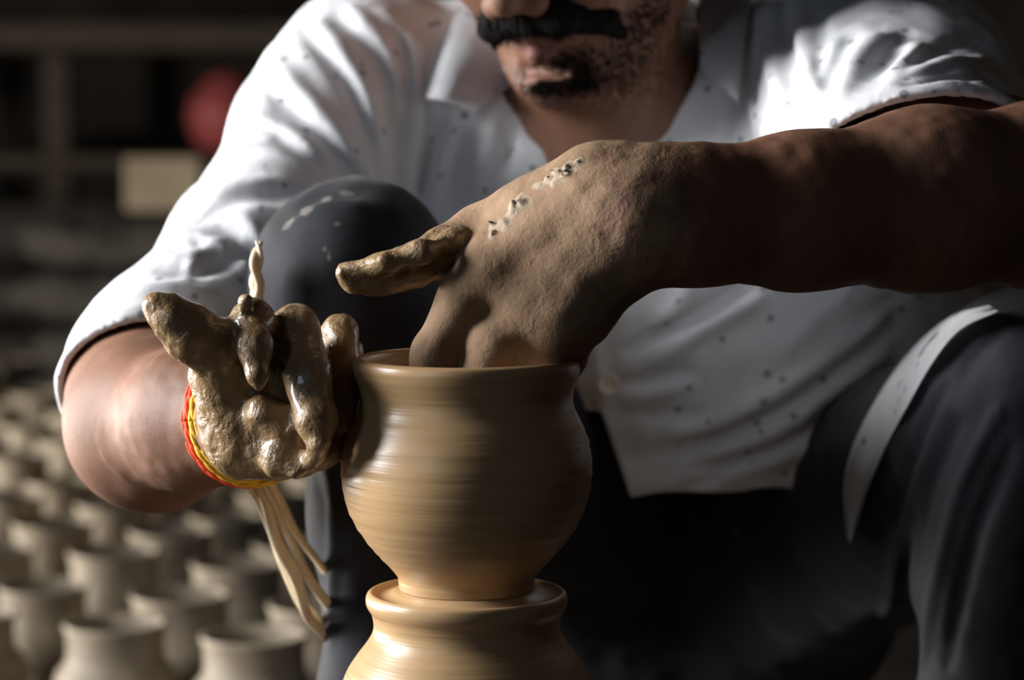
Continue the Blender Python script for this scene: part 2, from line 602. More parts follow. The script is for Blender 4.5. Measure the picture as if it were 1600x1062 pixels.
prof = [(0, 0)] + [(R(r) + (0.00022 * math.sin(y * .52) + .00015 * math.sin(y * .23 + 1) if 660 < y < 880 else 0), zpx(y) - POT_Z0) for r, y in so] + [(R(r) if r > .5 else 0, zpx(y) - POT_Z0) for r, y in si]
pot = link('clay_pot', lathe(prof, 128), M_POT)
pot.location = (axis[0], axis[1], POT_Z0)
tag(pot, 'freshly thrown wet round-bellied clay pot with flared rim under the potter\'s hand', 'pot')

hump_o = [(106, 921.5), (113, 923.5), (122, 929), (133, 932), (142, 930), (147, 926.5), (152, 926), (156.5, 930), (158.5, 937), (158, 945), (155, 952), (150, 960), (147, 972), (146.5, 984), (150, 996), (160, 1012), (175, 1032), (190, 1056), (199, 1085), (200, 1120), (194, 1160), (182, 1200), (170, 1240), (166, 1280)]
HUMP_Z0 = zpx(1280)
prof = [(0, zpx(921.5) - HUMP_Z0)] + [(R(r), zpx(y) - HUMP_Z0) for r, y in smooth_prof(hump_o)] + [(0, 0)]
hump = link('clay_hump', lathe(prof, 128), M_POT)
hump.location = (axis[0], axis[1], HUMP_Z0)
tag(hump, 'lower lump of wet clay with a rolled lip carrying the round pot', 'clay')

wh = empty('potters_wheel', (axis[0], axis[1], 0))
tag(wh, 'stone potter\'s wheel under the stacked wet clay forms', 'potter\'s wheel')
me = lathe([(0, HUMP_Z0 - .03), (.085, HUMP_Z0 - .03), (.09, HUMP_Z0 - .026), (.09, HUMP_Z0 - .004), (.086, HUMP_Z0), (0, HUMP_Z0)], 64)
link('wheel_head', me, M_STONE, wh).matrix_parent_inverse = Matrix.Identity(4)
me = lathe([(0, 0), (.075, 0), (.07, .02), (.03, .05), (.026, HUMP_Z0 - .05), (.04, HUMP_Z0 - .03), (0, HUMP_Z0 - .03)], 40)
link('pivot_post', me, M_STONE, wh).matrix_parent_inverse = Matrix.Identity(4)

# ------------------------------------------------------------------ the potter
ROOT = at(1000, 900, 1.95); ROOT[2] = 0
person = empty('person', ROOT)
tag(person, 'man with black moustache in white speckled shirt crouching over the wheel, hands coated in clay', 'person')

# head frame (local axes: s = his left, f = face forward, u = crown)
fw = np.array([-.47, -.78, -.40]); fw /= np.linalg.norm(fw)
hs = np.cross(np.array([-.06, 0, 1.0]), -fw); hs = np.array([hs[0], hs[1], hs[2]]); hs /= np.linalg.norm(hs)
if hs[0] < 0: hs = -hs
hu = np.cross(hs, -fw); hu /= np.linalg.norm(hu)
if hu[2] < 0: hu = -hu
MOUTH = at(836, 66, 1.665)
def hp(s, f, u): return MOUTH + s * hs + f * fw + u * hu
HM = np.stack([hs, fw, hu])        # world -> head axes

body = Field()
# --- head
body.ell(hp(0, -.095, .098), (.076, .098, .098), .02, HM)
body.ell(hp(0, -.058, .030), (.060, .058, .085), .02, HM)
for sg in (-1, 1):
    body.cap(hp(.054 * sg, -.080, .000), hp(.016 * sg, -.018, -.030), .018, .016, .02)
    body.ball(hp(.040 * sg, -.030, .042), .027, .02)
    body.cap(hp(.030 * sg, -.016, .088), hp(.012 * sg, -.008, .086), .010, .009, .012)       # brow
    body.ell(hp(.077 * sg, -.100, .055), (.008, .019, .032), .006, HM)                        # ear
    body.ell(hp(.080 * sg, -.098, .056), (.006, .011, .020), .004, HM, sub=True)
    body.ball(hp(.014 * sg, .010, .031), .0095, .006)                                         # nostril wing
    body.ball(hp(.0075 * sg, .016, .0225), .0042, .003, sub=True)
    body.ball(hp(.031 * sg, -.002, .070), .015, .010, sub=True)                               # eye socket
    body.ell(hp(.031 * sg, -.0165, .073), (.0155, .013, .008), .004, HM)                      # upper lid
body.ell(hp(0, -.012, -.026), (.022, .019, .018), .012, HM)
body.cap(hp(0, -.004, .083), hp(0, .022, .038), .008, .0115, .010)
body.cap(hp(-.024, -.012, .002), hp(0, .001, .0065), .0040, .0060, .005)
body.cap(hp(.024, -.012, .002), hp(0, .001, .0065), .0040, .0060, .005)
body.cap(hp(-.021, -.012, -.004), hp(0, .001, -.0085), .0040, .0072, .005)
body.cap(hp(.021, -.012, -.004), hp(0, .001, -.0085), .0040, .0072, .005)
body.cap(hp(-.022, -.004, 0), hp(.022, -.004, 0), .0012, .0012, .002, sub=True)
body.cap(hp(-.014, -.000, -.0195), hp(.014, -.000, -.0195), .004, .004, .008, sub=True)
# --- neck, chest and shoulders
body.cap(hp(0, -.085, .015), at(945, 300, 1.80), .056, .064, .025)
body.ell(at(950, 360, 1.835), (.165, .105, .150), .03)
body.chain([(950, 230, 1.83, 150), (525, 170, 1.80, 100)], .03)
body.chain([(950, 230, 1.83, 150), (1430, 140, 1.80, 110)], .03)
body.cap(hp(.02, -.06, -.04), at(925, 245, 1.745), .012, .010, .014)                          # neck tendons
body.cap(hp(-.02, -.06, -.04), at(905, 245, 1.745), .010, .009, .014)
# --- right arm (picture left)
body.chain([(520, 172, 1.79, 108), (398, 408, 1.70, 100), (232, 610, 1.60, 116)], .02)
body.chain([(224, 607, 1.583, 123), (240, 660, 1.535, 132), (305, 652, 1.475, 106), (394, 654, 1.428, 88)], .015)
# --- left arm (picture right)
body.chain([(1430, 140, 1.79, 120), (1495, 258, 1.61, 126), (1640, 305, 1.475, 136)], .02)
body.chain([(1640, 305, 1.475, 136), (1450, 312, 1.435, 135), (1250, 330, 1.40, 113), (1080, 336, 1.375, 100), (990, 334, 1.366, 96)], .02)

# --- right hand: palm up, fingers bent upwards
WET = 'wet'
for pts in ([(398, 656, 1.42, 82), (405, 668, 1.40, 68)], [(342, 590, 1.385, 42), (372, 690, 1.395, 50)], [(395, 672, 1.40, 66), (440, 682, 1.395, 58)],
            [(440, 682, 1.395, 58), (497, 684, 1.40, 50)], [(350, 570, 1.392, 48), (430, 610, 1.405, 52)], [(430, 610, 1.405, 52), (500, 630, 1.415, 46)]):
    body.chain(pts, .012, WET)
body.chain([(362, 592, 1.385, 44), (336, 540, 1.372, 40), (293, 512, 1.362, 39), (262, 490, 1.357, 31), (243, 478, 1.355, 19)], .007, WET)
body.chain([(440, 660, 1.405, 38), (408, 575, 1.398, 32), (396, 500, 1.376, 31)], .005, WET)
body.chain([(396, 500, 1.376, 31), (398, 540, 1.359, 29), (402, 585, 1.351, 17), (404, 604, 1.350, 7)], .004, WET)
body.chain([(488, 660, 1.41, 38), (470, 575, 1.405, 35), (463, 510, 1.392, 34)], .005, WET)
body.chain([(463, 510, 1.392, 34), (482, 590, 1.368, 37), (494, 655, 1.357, 32), (498, 688, 1.355, 22)], .004, WET)
body.chain([(520, 690, 1.42, 34), (530, 620, 1.425, 30), (531, 518, 1.418, 27)], .0045, WET)
body.chain([(531, 518, 1.418, 27), (540, 590, 1.396, 24), (540, 660, 1.388, 17)], .004, WET)
body.chain([(505, 672, 1.44, 30), (540, 640, 1.445, 25), (550, 590, 1.455, 22), (548, 545, 1.465, 19)], .0045, WET)
body.chain([(412, 645, 1.372, 29), (452, 668, 1.376, 32), (480, 700, 1.38, 34)], .006, WET)
body.chain([(430, 705, 1.37, 14), (462, 732, 1.368, 15)], .006, WET)
for px, py, d, r in ((470, 722, 1.375, 22), (430, 725, 1.372, 18), (492, 716, 1.362, 15), (385, 470, 1.36, 12), (300, 560, 1.365, 9), (276, 545, 1.36, 9)):
    body.ball(at(px, py, d), pxr(r, d), .008, tagname=WET)

# --- left hand: over the rim, fingers inside the pot, thumb stretched out
DRY = 'dry'
for pts in ([(990, 334, 1.366, 96), (925, 320, 1.368, 74)], [(930, 296, 1.372, 56), (835, 336, 1.388, 50), (748, 368, 1.400, 44)],
            [(945, 305, 1.370, 58), (860, 360, 1.376, 52), (776, 412, 1.376, 46)], [(955, 340, 1.366, 62), (828, 474, 1.374, 43)],
            [(968, 370, 1.366, 58), (878, 500, 1.368, 41)], [(975, 385, 1.370, 50), (914, 492, 1.374, 37)]):
    body.chain(pts, .019, DRY)
body.chain([(748, 368, 1.400, 44), (695, 393, 1.390, 37)], .008, DRY)
body.chain([(695, 393, 1.390, 37), (640, 417, 1.380, 33), (600, 428, 1.377, 30), (553, 437, 1.374, 24)], .006, WET)
body.chain([(712, 374, 1.380, 12), (660, 392, 1.361, 14), (600, 412, 1.360, 13), (538, 424, 1.367, 13)], .008, WET)   # slip on the thumb
body.chain([(708, 374, 1.376, 8), (718, 366, 1.380, 6)], .006, WET)
body.chain([(776, 412, 1.376, 46), (726, 470, 1.374, 42), (681, 553, 1.382, 37), (655, 640, 1.392, 29)], .006, DRY)
body.chain([(828, 474, 1.374, 44), (776, 535, 1.371, 43), (738, 640, 1.378, 32)], .005, DRY)
body.chain([(878, 500, 1.368, 41), (846, 556, 1.374, 37), (812, 650, 1.386, 29)], .005, DRY)
body.chain([(914, 492, 1.374, 37), (884, 560, 1.394, 30), (852, 640, 1.402, 23)], .005, DRY)
body.chain([(752, 480, 1.348, 3), (740, 525, 1.348, 6)], .012, DRY, sub=True)                 # creases between the fingers
body.chain([(810, 525, 1.344, 6), (790, 560, 1.346, 10)], .010, DRY, sub=True)
body.chain([(866, 535, 1.345, 6), (846, 570, 1.350, 8)], .008, DRY, sub=True)
for px, py, d, r in ((765, 420, 1.363, 28), (826, 478, 1.360, 26), (876, 502, 1.356, 24), (912, 494, 1.364, 22)):     # knuckles
    body.ball(at(px, py, d + .004), pxr(r, d), .016, tagname=DRY)
for a, b in (((800, 392, 1.362), (925, 318, 1.352)), ((845, 440, 1.359), (945, 345, 1.347)), ((890, 470, 1.354), (955, 385, 1.350))):   # tendons
    body.cap(at(*a), at(*b), .0032, .0040, .014, tagname=DRY)
body.chain([(800, 446, 1.374, 36), (850, 398, 1.372, 46)], .018, DRY)
body.chain([(845, 500, 1.370, 34), (890, 440, 1.368, 44)], .018, DRY)
# dried crumbs on the back of the hand
FLK = 'flake'
skinfield = Field(); skinfield.pr = [p for p in body.pr]
spots = [(818, 318), (812, 326), (803, 331), (800, 341), (790, 346), (784, 353), (776, 362), (806, 320), (795, 352), (770, 356), (828, 312), (889, 262), (880, 265), (872, 270), (862, 276), (895, 258), (906, 255), (850, 284), (884, 276), (868, 283)]
hit = skinfield.trace([(x, y) for x, y in spots], 1.2)
for q in hit:
    for _ in range(3):
        a = q + rng.normal(0, .0020, 3); a[1] = q[1] + .0012 + rng.normal(0, .0003)
        body.cap(a, a + rng.normal(0, .0016, 3), rng.uniform(.0007, .0015), rng.uniform(.0005, .0012), .0012, tagname=FLK)

def body_post(P, d):
    near = np.abs(d) < .012
    if near.any():
        Q = P[near]
        out = d[near]
        x, y, z = Q.T
        hands = (y < 1.475)
        wet = np.zeros(len(Q))
        px = (x / y) * F_PX + 800
        wet = np.zeros(len(Q))
        if hands.any() and (px < 735).any():
            wet = hands * sstep(.004, -.001, wetfield.base(Q) - out)
        n = vnoise(Q, 95, 1) * .6 + vnoise(Q, 210, 2) * .4
        out = out - wet * n * .0017 - (1 - wet) * hands * (vnoise(Q, 120, 5) * .0005) - (~hands) * vnoise(Q, 60, 6) * .0006
        d = d.copy(); d[near] = out
    return d
wetfield = Field(); wetfield.pr = [p for p in body.pr if p[7] == 'wet']
body.post = body_post
me, VP = body.mesh('body', .0016)
def tagged(t):
    r = np.full(len(VP), 9.0)
    for p in body.pr:
        if p[7] == t and not p[6]: r = np.minimum(r, Field.pd(p, VP))
    return r
dw, dd_, df = tagged(WET), tagged(DRY), tagged(FLK)
ds = np.full(len(VP), 9.0)
for p in body.pr:
    if p[7] is None and not p[6]: ds = np.minimum(ds, Field.pd(p, VP))
attr(me, 'wet', sstep(-.006, .006, np.minimum(ds, dd_) - dw))
attr(me, 'dry', sstep(-.03, .02, ds - dd_) * (dd_ < .03))
attr(me, 'flake', sstep(.0022, .0004, df))
lipd = np.minimum(Field.pd(('c', hp(-.022, -.011, .003), hp(.022, -.011, .003), .001, .001), VP), np.linalg.norm(VP - hp(0, .004, -.001), axis=1) - .008)
lipd = np.minimum(lipd, np.minimum(Field.pd(('c', hp(-.022, -.012, -.001), hp(0, .003, 0), .001, .011), VP), Field.pd(('c', hp(.022, -.012, -.001), hp(0, .003, 0), .001, .011), VP)))
attr(me, 'lip', sstep(.003, -.001, lipd))
body_o = link('body', me, M_SKIN, person)

# nails on the visible fingertips
# --- eyes, hair, moustache, stubble
for sg in (-1, 1):
    bm = bmesh.new(); bmesh.ops.create_uvsphere(bm, u_segments=16, v_segments=10, radius=.0118)
    e = link('eye', from_bm(bm), M_EYE, person)
    e.location = Vector(hp(.031 * sg, -.0175, .070)) ; e.matrix_parent_inverse = Matrix.Translation(-person.location)
hair = Field()
hair.ell(hp(0, -.102, .112), (.081, .100, .096), .02, HM)
hair.ell(hp(0, .022, .060), (.075, .09, .085), .02, HM, sub=True)
hair.post = lambda P, d: d - .004 * vnoise(P * np.array([1, 1, 1]), 110, 3) - .002 * vnoise(P, 300, 4)
me, _ = hair.mesh('hair', .003); keep_largest(me)
link('hair', me, M_HAIR, person)

mou = Field()
for sg in (-1, 1):
    mou.cap(hp(.002 * sg, .0035, .0190), hp(.022 * sg, -.0015, .0165), .0118, .0125, .006)
    mou.cap(hp(.022 * sg, -.0015, .0165), hp(.043 * sg, -.020, .004), .0125, .0085, .006)
    mou.cap(hp(.043 * sg, -.020, .004), hp(.048 * sg, -.028, -.010), .0085, .004, .006)
mou.post = lambda P, d: d - .0014 * vnoise(((P - MOUTH) @ HM.T) * np.array([1, 1, .35]), 420, 8)
me, VPm = mou.mesh('moustache', .0014); keep_largest(me)
mo = link('moustache', me, M_HAIR, person)
# single hairs along its lower edge
paths = []
for i in range(520):
    sg = 1 if i % 2 else -1
    t = rng.uniform(0, 1) ** .8
    a = hp(sg * (.002 + .042 * t), .015 - .038 * t ** 1.6 + rng.normal(0, .001), .020 - .010 * t + rng.uniform(-.007, .006))
    dr = hs * sg * (.25 + .7 * t) - hu * (1.0 - .3 * t) + fw * .10
    dr = dr / np.linalg.norm(dr)
    L = rng.uniform(.007, .013)
    paths.append(([a, a + dr * L * .55, a + dr * L - fw * .002], [.0004, .0003, .0001], 0))
tag(link('moustache_hair', tube_mesh(paths, 3), M_HAIR, mo), kind='stuff')

facef = Field(); facef.pr = body.pr[:40]
def stubble(pix, n, mat, name, L, r):
    pts = []
    while len(pts) < n:
        c = pix[rng.integers(len(pix))]
        pts.append((c[0] + rng.normal(0, c[2]), c[1] + rng.normal(0, c[3])))
    H = facef.trace(pts, 1.4, 1.9)
    pp = []
    for q in H:
        dr = rng.normal(0, .5, 3) + np.array([0, -.8, -1.0]); dr /= np.linalg.norm(dr)
        pp.append(([q, q + dr * L * rng.uniform(.6, 1.2)], [r, r * .5], 0))
    tag(link(name, tube_mesh(pp, 3), mat, person), kind='stuff')
stubble([(900, 118, 26, 16), (900, 110, 26, 20), (900, 130, 30, 14), (960, 110, 30, 25), (990, 70, 30, 40), (1010, 60, 30, 40), (1030, 30, 25, 30), (840, 135, 16, 8)], 4200, M_HAIR, 'beard_and_jaw_shade', .0035, .00026)  # beard; extra hairs on the right jaw darken it in place of shade
stubble([(803, 117, 5, 4), (812, 126, 5, 4), (822, 135, 5, 4), (790, 103, 4, 4)], 60, M_GREY_HAIR, 'grey_stubble', .0035, .00025)

# --- shirt
shirt = Field()
shirt.ell(at(960, 380, 1.855), (.205, .135, .185), .05)
shirt.ell(at(1090, 640, 1.88), (.165, .135, .165), .06)
shirt.ell(at(1060, 800, 1.90), (.150, .130, .12), .05)
shirt.chain([(1270, 400, 1.86, 190), (1360, 560, 1.90, 170), (1330, 700, 1.92, 150)], .05)
shirt.chain([(950, 225, 1.84, 182), (575, 118, 1.80, 132)], .04)
shirt.chain([(950, 240, 1.84, 178), (1420, 125, 1.80, 138)], .05)
shirt.chain([(560, 132, 1.79, 132), (510, 215, 1.77, 136), (402, 408, 1.69, 133), (255, 580, 1.60, 136), (224, 622, 1.56, 133)], .028)
shirt.chain([(1420, 130, 1.79, 138), (1430, 195, 1.68, 158), (1475, 300, 1.50, 168)], .04)
shirt.chain([(1320, 130, 1.76, 130), (1345, 285, 1.52, 130)], .05)
NCUT = len(shirt.pr)
# cuff planes (point, outward normal, centre of influence, radius)
def nrm(v): v = np.asarray(v, float); return v / np.linalg.norm(v)
cuffs = [(at(228, 600, 1.572), nrm((.20, -.76, -.60)), at(226, 650, 1.51), .115),
         (at(1450, 298, 1.525), nrm((.12, -.72, -.68)), at(1430, 350, 1.46), .15)]
HEM_Z = at(1100, 768, 1.76)[2]
VL0, VL1 = at(735, 10, 1.72), at(868, 262, 1.72)
VR0, VR1 = at(1098, 0, 1.72), at(1010, 240, 1.72)
def plane2(a, b, sgn):
    t = b - a; n = nrm((t[2], 0, -t[0])) * sgn
    return a, n
pL = plane2(VL0, VL1, 1); pR = plane2(VR0, VR1, 1)
mid = at(940, 100, 1.72)
if (mid - pL[0]) @ pL[1] > 0: pL = (pL[0], -pL[1])
if (mid - pR[0]) @ pR[1] > 0: pR = (pR[0], -pR[1])
OPEN_Z = at(940, 648, 1.72)[2]
pO = plane2(at(938, 640, 1.72), at(984, 775, 1.72), 1)
if (at(800, 700, 1.72) - pO[0]) @ pO[1] < 0: pO = (pO[0], -pO[1])
neckA, neckB = hp(0, -.085, .02), at(945, 290, 1.83)
shirtbase = Field(); shirtbase.pr = list(shirt.pr)
def fold(px, wpx, amp_mm):
    pts = catmull([np.array(p, float) for p in px], 5)
    H = shirtbase.trace(pts)
    ok = H[:, 1] < 2.3
    if ok.sum() > 1:
        shirt.fold(H[ok], 1.25 * wpx * 1.72 / F_PX, 1.5 * amp_mm / 1000)
# upper sleeve, picture left: folds fan out from the armpit
for px, wv, a in [
    ([(400, 105), (455, 165), (506, 212), (558, 290)], 13, -5.5), ([(425, 98), (480, 160), (530, 215), (575, 290)], 13, 5),
    ([(477, 47), (525, 105), (553, 148), (580, 232)], 11, -5), ([(500, 40), (550, 110), (575, 160), (592, 240)], 10, 4.5),
    ([(527, 26), (575, 75), (598, 110), (611, 160), (615, 220)], 10, -4.5), ([(548, 14), (600, 70), (618, 120), (630, 200)], 10, 4),
    ([(437, 221), (500, 253), (560, 282)], 10, -4.5), ([(385, 180), (452, 212), (520, 250)], 12, 4),
    ([(380, 190), (430, 205), (470, 235)], 8, -3.5), ([(350, 232), (420, 238), (480, 258)], 9, 3.5),
    ([(316, 337), (350, 318), (400, 305), (464, 305)], 11, -5), ([(318, 305), (370, 290), (440, 285)], 11, 4),
    ([(345, 352), (372, 375), (366, 400)], 8, -4), ([(385, 345), (405, 370), (420, 395)], 8, 4), ([(300, 365), (345, 385), (390, 420)], 9, 3.5),
    ([(250, 420), (310, 425), (370, 400), (415, 372)], 10, -4), ([(240, 400), (300, 400), (350, 375)], 9, 3.5), ([(200, 450), (270, 448), (330, 462)], 9, 4), ([(190, 470), (260, 470), (330, 482)], 7, -3),
    ([(275, 350), (300, 400), (290, 440)], 8, 2.5),
    # chest, left of the opening
    ([(646, 60), (650, 140), (640, 244), (632, 300)], 9, 5), ([(662, 90), (668, 180), (655, 300)], 9, -5), ([(625, 60), (630, 150), (618, 280)], 9, -4),
    ([(712, 190), (698, 230), (680, 300), (668, 320)], 9, 5.5), ([(728, 215), (712, 270), (700, 320)], 10, -4.5), ([(690, 170), (682, 220), (662, 290)], 8, -4),
    ([(770, 160), (765, 220), (740, 290)], 11, 3.5), ([(800, 200), (790, 250), (765, 290)], 10, -3.5), ([(600, 20), (640, 60), (670, 120)], 9, 3),
    # chest and sleeve, picture right
    ([(1226, 0), (1230, 90), (1248, 140), (1275, 195)], 10, -5.5), ([(1250, -10), (1255, 80), (1270, 140)], 10, 4.5), ([(1205, -10), (1205, 90), (1225, 180)], 11, 4.5),
    ([(1160, 0), (1150, 100), (1146, 210)], 12, -4), ([(1185, 20), (1180, 110), (1185, 215)], 12, 4), ([(1330, 55), (1300, 110), (1289, 160)], 12, -5), ([(1365, 60), (1330, 110), (1312, 165)], 13, 5.5),
    ([(1416, 50), (1390, 80), (1365, 120)], 11, -5), ([(1440, 70), (1410, 100), (1390, 140)], 10, 4), ([(1540, 60), (1480, 70), (1420, 100)], 10, -4), ([(1550, 95), (1480, 100), (1410, 125)], 11, 5), ([(1555, 125), (1500, 122), (1420, 138)], 8, -3.5),
    ([(1280, 20), (1285, 70), (1276, 120)], 8, -3),
    # belly
    ([(1190, 435), (1130, 470), (1060, 510), (985, 548)], 10, -6), ([(1200, 455), (1130, 495), (1060, 535), (985, 575)], 12, 5), ([(1080, 440), (1060, 480), (1030, 505)], 13, 5.5),
    ([(1070, 580), (1030, 592), (983, 602)], 8, -4.5), ([(1080, 600), (1030, 612), (975, 620)], 10, 4), ([(1090, 650), (1030, 648), (960, 650)], 10, -3.5),
    ([(1400, 500), (1364, 530), (1290, 590), (1219, 638), (1140, 680), (1080, 698), (989, 714)], 12, -7), ([(1400, 480), (1330, 535), (1240, 600), (1140, 655), (1060, 680)], 13, 5.5), ([(1380, 560), (1300, 610), (1220, 665), (1120, 712)], 13, 5.5),
    ([(1370, 590), (1290, 650), (1200, 705), (1080, 735)], 9, -5), ([(1300, 690), (1220, 715), (1130, 745)], 10, 4.5), ([(1150, 725), (1110, 750), (1060, 765)], 8, -4), ([(1340, 440), (1300, 480), (1230, 540)], 14, 3), ([(1440, 440), (1400, 470), (1350, 500)], 14, -4),
]:
    fold(px, wv, a)
# placket edge down the front
PLK = shirtbase.trace(catmull([np.array(p, float) for p in [(905, 440), (925, 520), (940, 600), (948, 680), (955, 760)]], 6))
shirt.fold(PLK, .006, .0025)

TH = .0042
def shirt_post(P, d):
    raw = shirt.raw - .0022 * vnoise(P, 26, 11)
    d = d - .0022 * vnoise(P, 26, 11) - .0013 * vnoise(P, 60, 12)
    band = np.zeros(len(P))
    for c, n, q, r in cuffs:
        s = (P - c) @ n
        band += .0022 * np.exp(-((s + .010) / .009) ** 2) * (np.linalg.norm(P - q, axis=1) < r + .02)
    band += .0016 * np.exp(-((P[:, 2] - HEM_Z - .006) / .007) ** 2)
    d = d - band
    a = (P - pL[0]) @ pL[1]; b = (P - pR[0]) @ pR[1]
    near = np.minimum(np.abs(np.maximum(a, b)), P[:, 2] - HEM_Z)
    for c, n, q, r in cuffs:
        near = np.minimum(near, np.maximum(np.abs((P - c) @ n), np.linalg.norm(P - q, axis=1) - r))
    th = TH + .0065 * sstep(.008, .05, near)
    sh = np.maximum(d, -(raw + th))
    for c, n, q, r in cuffs:
        s = (P - c) @ n + .0022 * vnoise(P, 18, 14)
        reg = np.linalg.norm(P - q, axis=1) - r
        sh = np.maximum(sh, -np.maximum(-s, reg))
    sh = np.maximum(sh, -np.maximum(np.maximum(-((P - pO[0]) @ pO[1]), P[:, 2] - OPEN_Z), P[:, 1] - 1.84))
    hem = HEM_Z + .009 * vnoise(P, 13, 15) + .004 * vnoise(P, 40, 17)
    sh = np.maximum(sh, hem - P[:, 2])
    a = (P - pL[0]) @ pL[1]; b = (P - pR[0]) @ pR[1]
    v = np.maximum(np.maximum(a, b) + .0015 * vnoise(P, 30, 16), P[:, 1] - 1.87)
    nk = Field.pd(('c', neckA, neckB, .074, .070), P)
    sh = np.maximum(sh, -v)
    sh = np.maximum(sh, -nk)
    return sh
shirt.post = shirt_post
me, _ = shirt.mesh('shirt', .0022); keep_largest(me)
shirt_o = link('shirt', me, M_SHIRT, person)
md = shirt_o.modifiers.new('relax', 'SMOOTH'); md.factor = .5; md.iterations = 3

# collar flaps: curved cloth patches laid over the shirt front
def patch(corners, lift, bulge, mat, name, n=18, m_=14):
    """corners: px,py of A(neck, outer) B(tip) C(inner low) D(neck, inner); each point sits above the shirt surface"""
    A, B_, C_, D_ = [np.array(c, float) for c in corners]
    uv = [(i / (n - 1), j / (m_ - 1)) for i in range(n) for j in range(m_)]
    px = []
    for u, v in uv:
        px.append((A * (1 - v) + D_ * v) * (1 - u) + (B_ * (1 - v) + C_ * v) * u)
    H = shirtbase.trace(px)
    dp = np.minimum((H - CAM) @ FWD, 1.80)
    H = np.array([at(p[0], p[1], d) for p, d in zip(px, dp)])
    for i, (u, v) in enumerate(uv):
        wob = .004 * math.sin(u * 5 + v * 3)
        H[i] = H[i] - FWD * (lift[0] * (1 - u) + lift[1] * u * u + bulge * math.sin(math.pi * v ** .75) * (.35 + .65 * u) + wob * u)
    bm = bmesh.new()
    vs_ = [bm.verts.new(p) for p in H]
    for i in range(n - 1):
        for j in range(m_ - 1):
            bm.faces.new((vs_[i * m_ + j], vs_[i * m_ + j + 1], vs_[(i + 1) * m_ + j + 1], vs_[(i + 1) * m_ + j]))
    r = bmesh.ops.solidify(bm, geom=list(bm.faces), thickness=.0028)
    bmesh.ops.recalc_face_normals(bm, faces=bm.faces)
    o = link(name, from_bm(bm), mat, shirt_o)
    o.matrix_parent_inverse = shirt_o.matrix_world.inverted()
    return o
patch([(716, 10), (664, 158), (742, 178), (808, 128)], (.006, .017), .024, M_SHIRT, 'collar')
patch([(1180, -60), (1146, 172), (1086, 132), (1092, -60)], (.012, .046), .012, M_SHIRT, 'collar')

def button(px, py):
    q = shirt_b = None
    q = shirtbase.trace([(px, py)])[0]
    me = lathe([(0, 0), (.0062, 0), (.0074, .0009), (.0076, .0022), (.0066, .003), (.0052, .002), (0, .0018)], 28)
    o = link('button', me, M_BUTTON, shirt_o)
    n = nrm((.05, -1, .05))
    o.matrix_parent_inverse = Matrix.Identity(4)
    o.location = Vector(q + n * .0075)
    o.rotation_euler = Vector(n).to_track_quat('Z', 'Y').to_euler()
    th = tube_mesh([([(-.0022, 0, .0022), (.0022, 0, .0022)], .0005, 0), ([(-.0022, .0012, .0022), (.0022, .0012, .0022)], .0005, 0)], 5)
button(948, 600)

# --- trousers
tr = Field()
tr.chain([(550, 428, 1.565, 134), (552, 470, 1.57, 130), (568, 620, 1.585, 92), (580, 800, 1.60, 84), (590, 1100, 1.62, 80)], .03)
tr.cap(at(590, 1100, 1.62), np.array([at(590, 1100, 1.62)[0], 1.63, .09]), pxr(80, 1.62), .034, .03)
tr.chain([(552, 440, 1.57, 134), (720, 640, 1.75, 165), (930, 840, 1.95, 200)], .03)
tr.chain([(1600, 610, 1.58, 140), (1590, 720, 1.60, 150), (1570, 900, 1.62, 130), (1560, 1100, 1.64, 105)], .03)
tr.cap(at(1560, 1100, 1.64), np.array([at(1560, 1100, 1.64)[0], 1.66, .09]), pxr(105, 1.64), .036, .03)
tr.chain([(1600, 610, 1.58, 140), (1440, 760, 1.76, 175), (1180, 880, 1.96, 200)], .03)
tr.ell(at(1050, 930, 2.02), (.175, .13, .13), .05)
trb = Field(); trb.pr = list(tr.pr)
def tfold(px, wpx, a):
    H = trb.trace(catmull([np.array(p, float) for p in px], 5))
    tr.fold(H, wpx * 1.6 / F_PX, a / 1000)
for px, wv, a in [
    ([(1540, 500), (1470, 560), (1420, 640), (1370, 740), (1330, 830)], 15, 7), ([(1560, 520), (1490, 600), (1440, 680), (1395, 800)], 13, -7), ([(1500, 580), (1470, 640), (1450, 690)], 10, 6),
    ([(1480, 640), (1440, 730), (1410, 830), (1385, 960)], 10, 6), ([(1500, 660), (1450, 780), (1430, 900)], 10, -6), ([(1560, 640), (1500, 760), (1460, 920), (1440, 1050)], 11, 6), ([(1580, 700), (1520, 850), (1480, 1040)], 11, -6),
    ([(430, 480), (470, 560), (500, 650), (510, 760)], 11, 3), ([(560, 560), (540, 640), (535, 760)], 12, -3), ([(470, 330), (540, 318), (620, 330)], 14, 1.5), ([(505, 620), (520, 800), (515, 1000)], 9, 3)]:
    tfold(px, wv, a)
tr.post = lambda P, d: d - .0016 * vnoise(P, 30, 21) - .0008 * vnoise(P, 75, 22)
me, VP2 = tr.mesh('trousers', .0028); keep_largest(me)
VP2 = np.empty(len(me.vertices) * 3, np.float32); me.vertices.foreach_get('co', VP2); VP2 = VP2.reshape(-1, 3).astype(float)
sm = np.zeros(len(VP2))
for px, py, r in [(450, 400, 70), (520, 340, 60)]:  # broad paler patch: light on the knee put into the cloth colour
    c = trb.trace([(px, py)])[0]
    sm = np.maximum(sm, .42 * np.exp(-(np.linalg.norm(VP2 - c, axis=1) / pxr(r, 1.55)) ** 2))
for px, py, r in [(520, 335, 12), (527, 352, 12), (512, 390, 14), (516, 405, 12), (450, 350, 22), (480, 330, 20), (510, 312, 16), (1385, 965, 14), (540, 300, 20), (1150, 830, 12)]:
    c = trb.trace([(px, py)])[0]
    sm = np.maximum(sm, np.exp(-(np.linalg.norm(VP2 - c, axis=1) / pxr(r, 1.55)) ** 2))
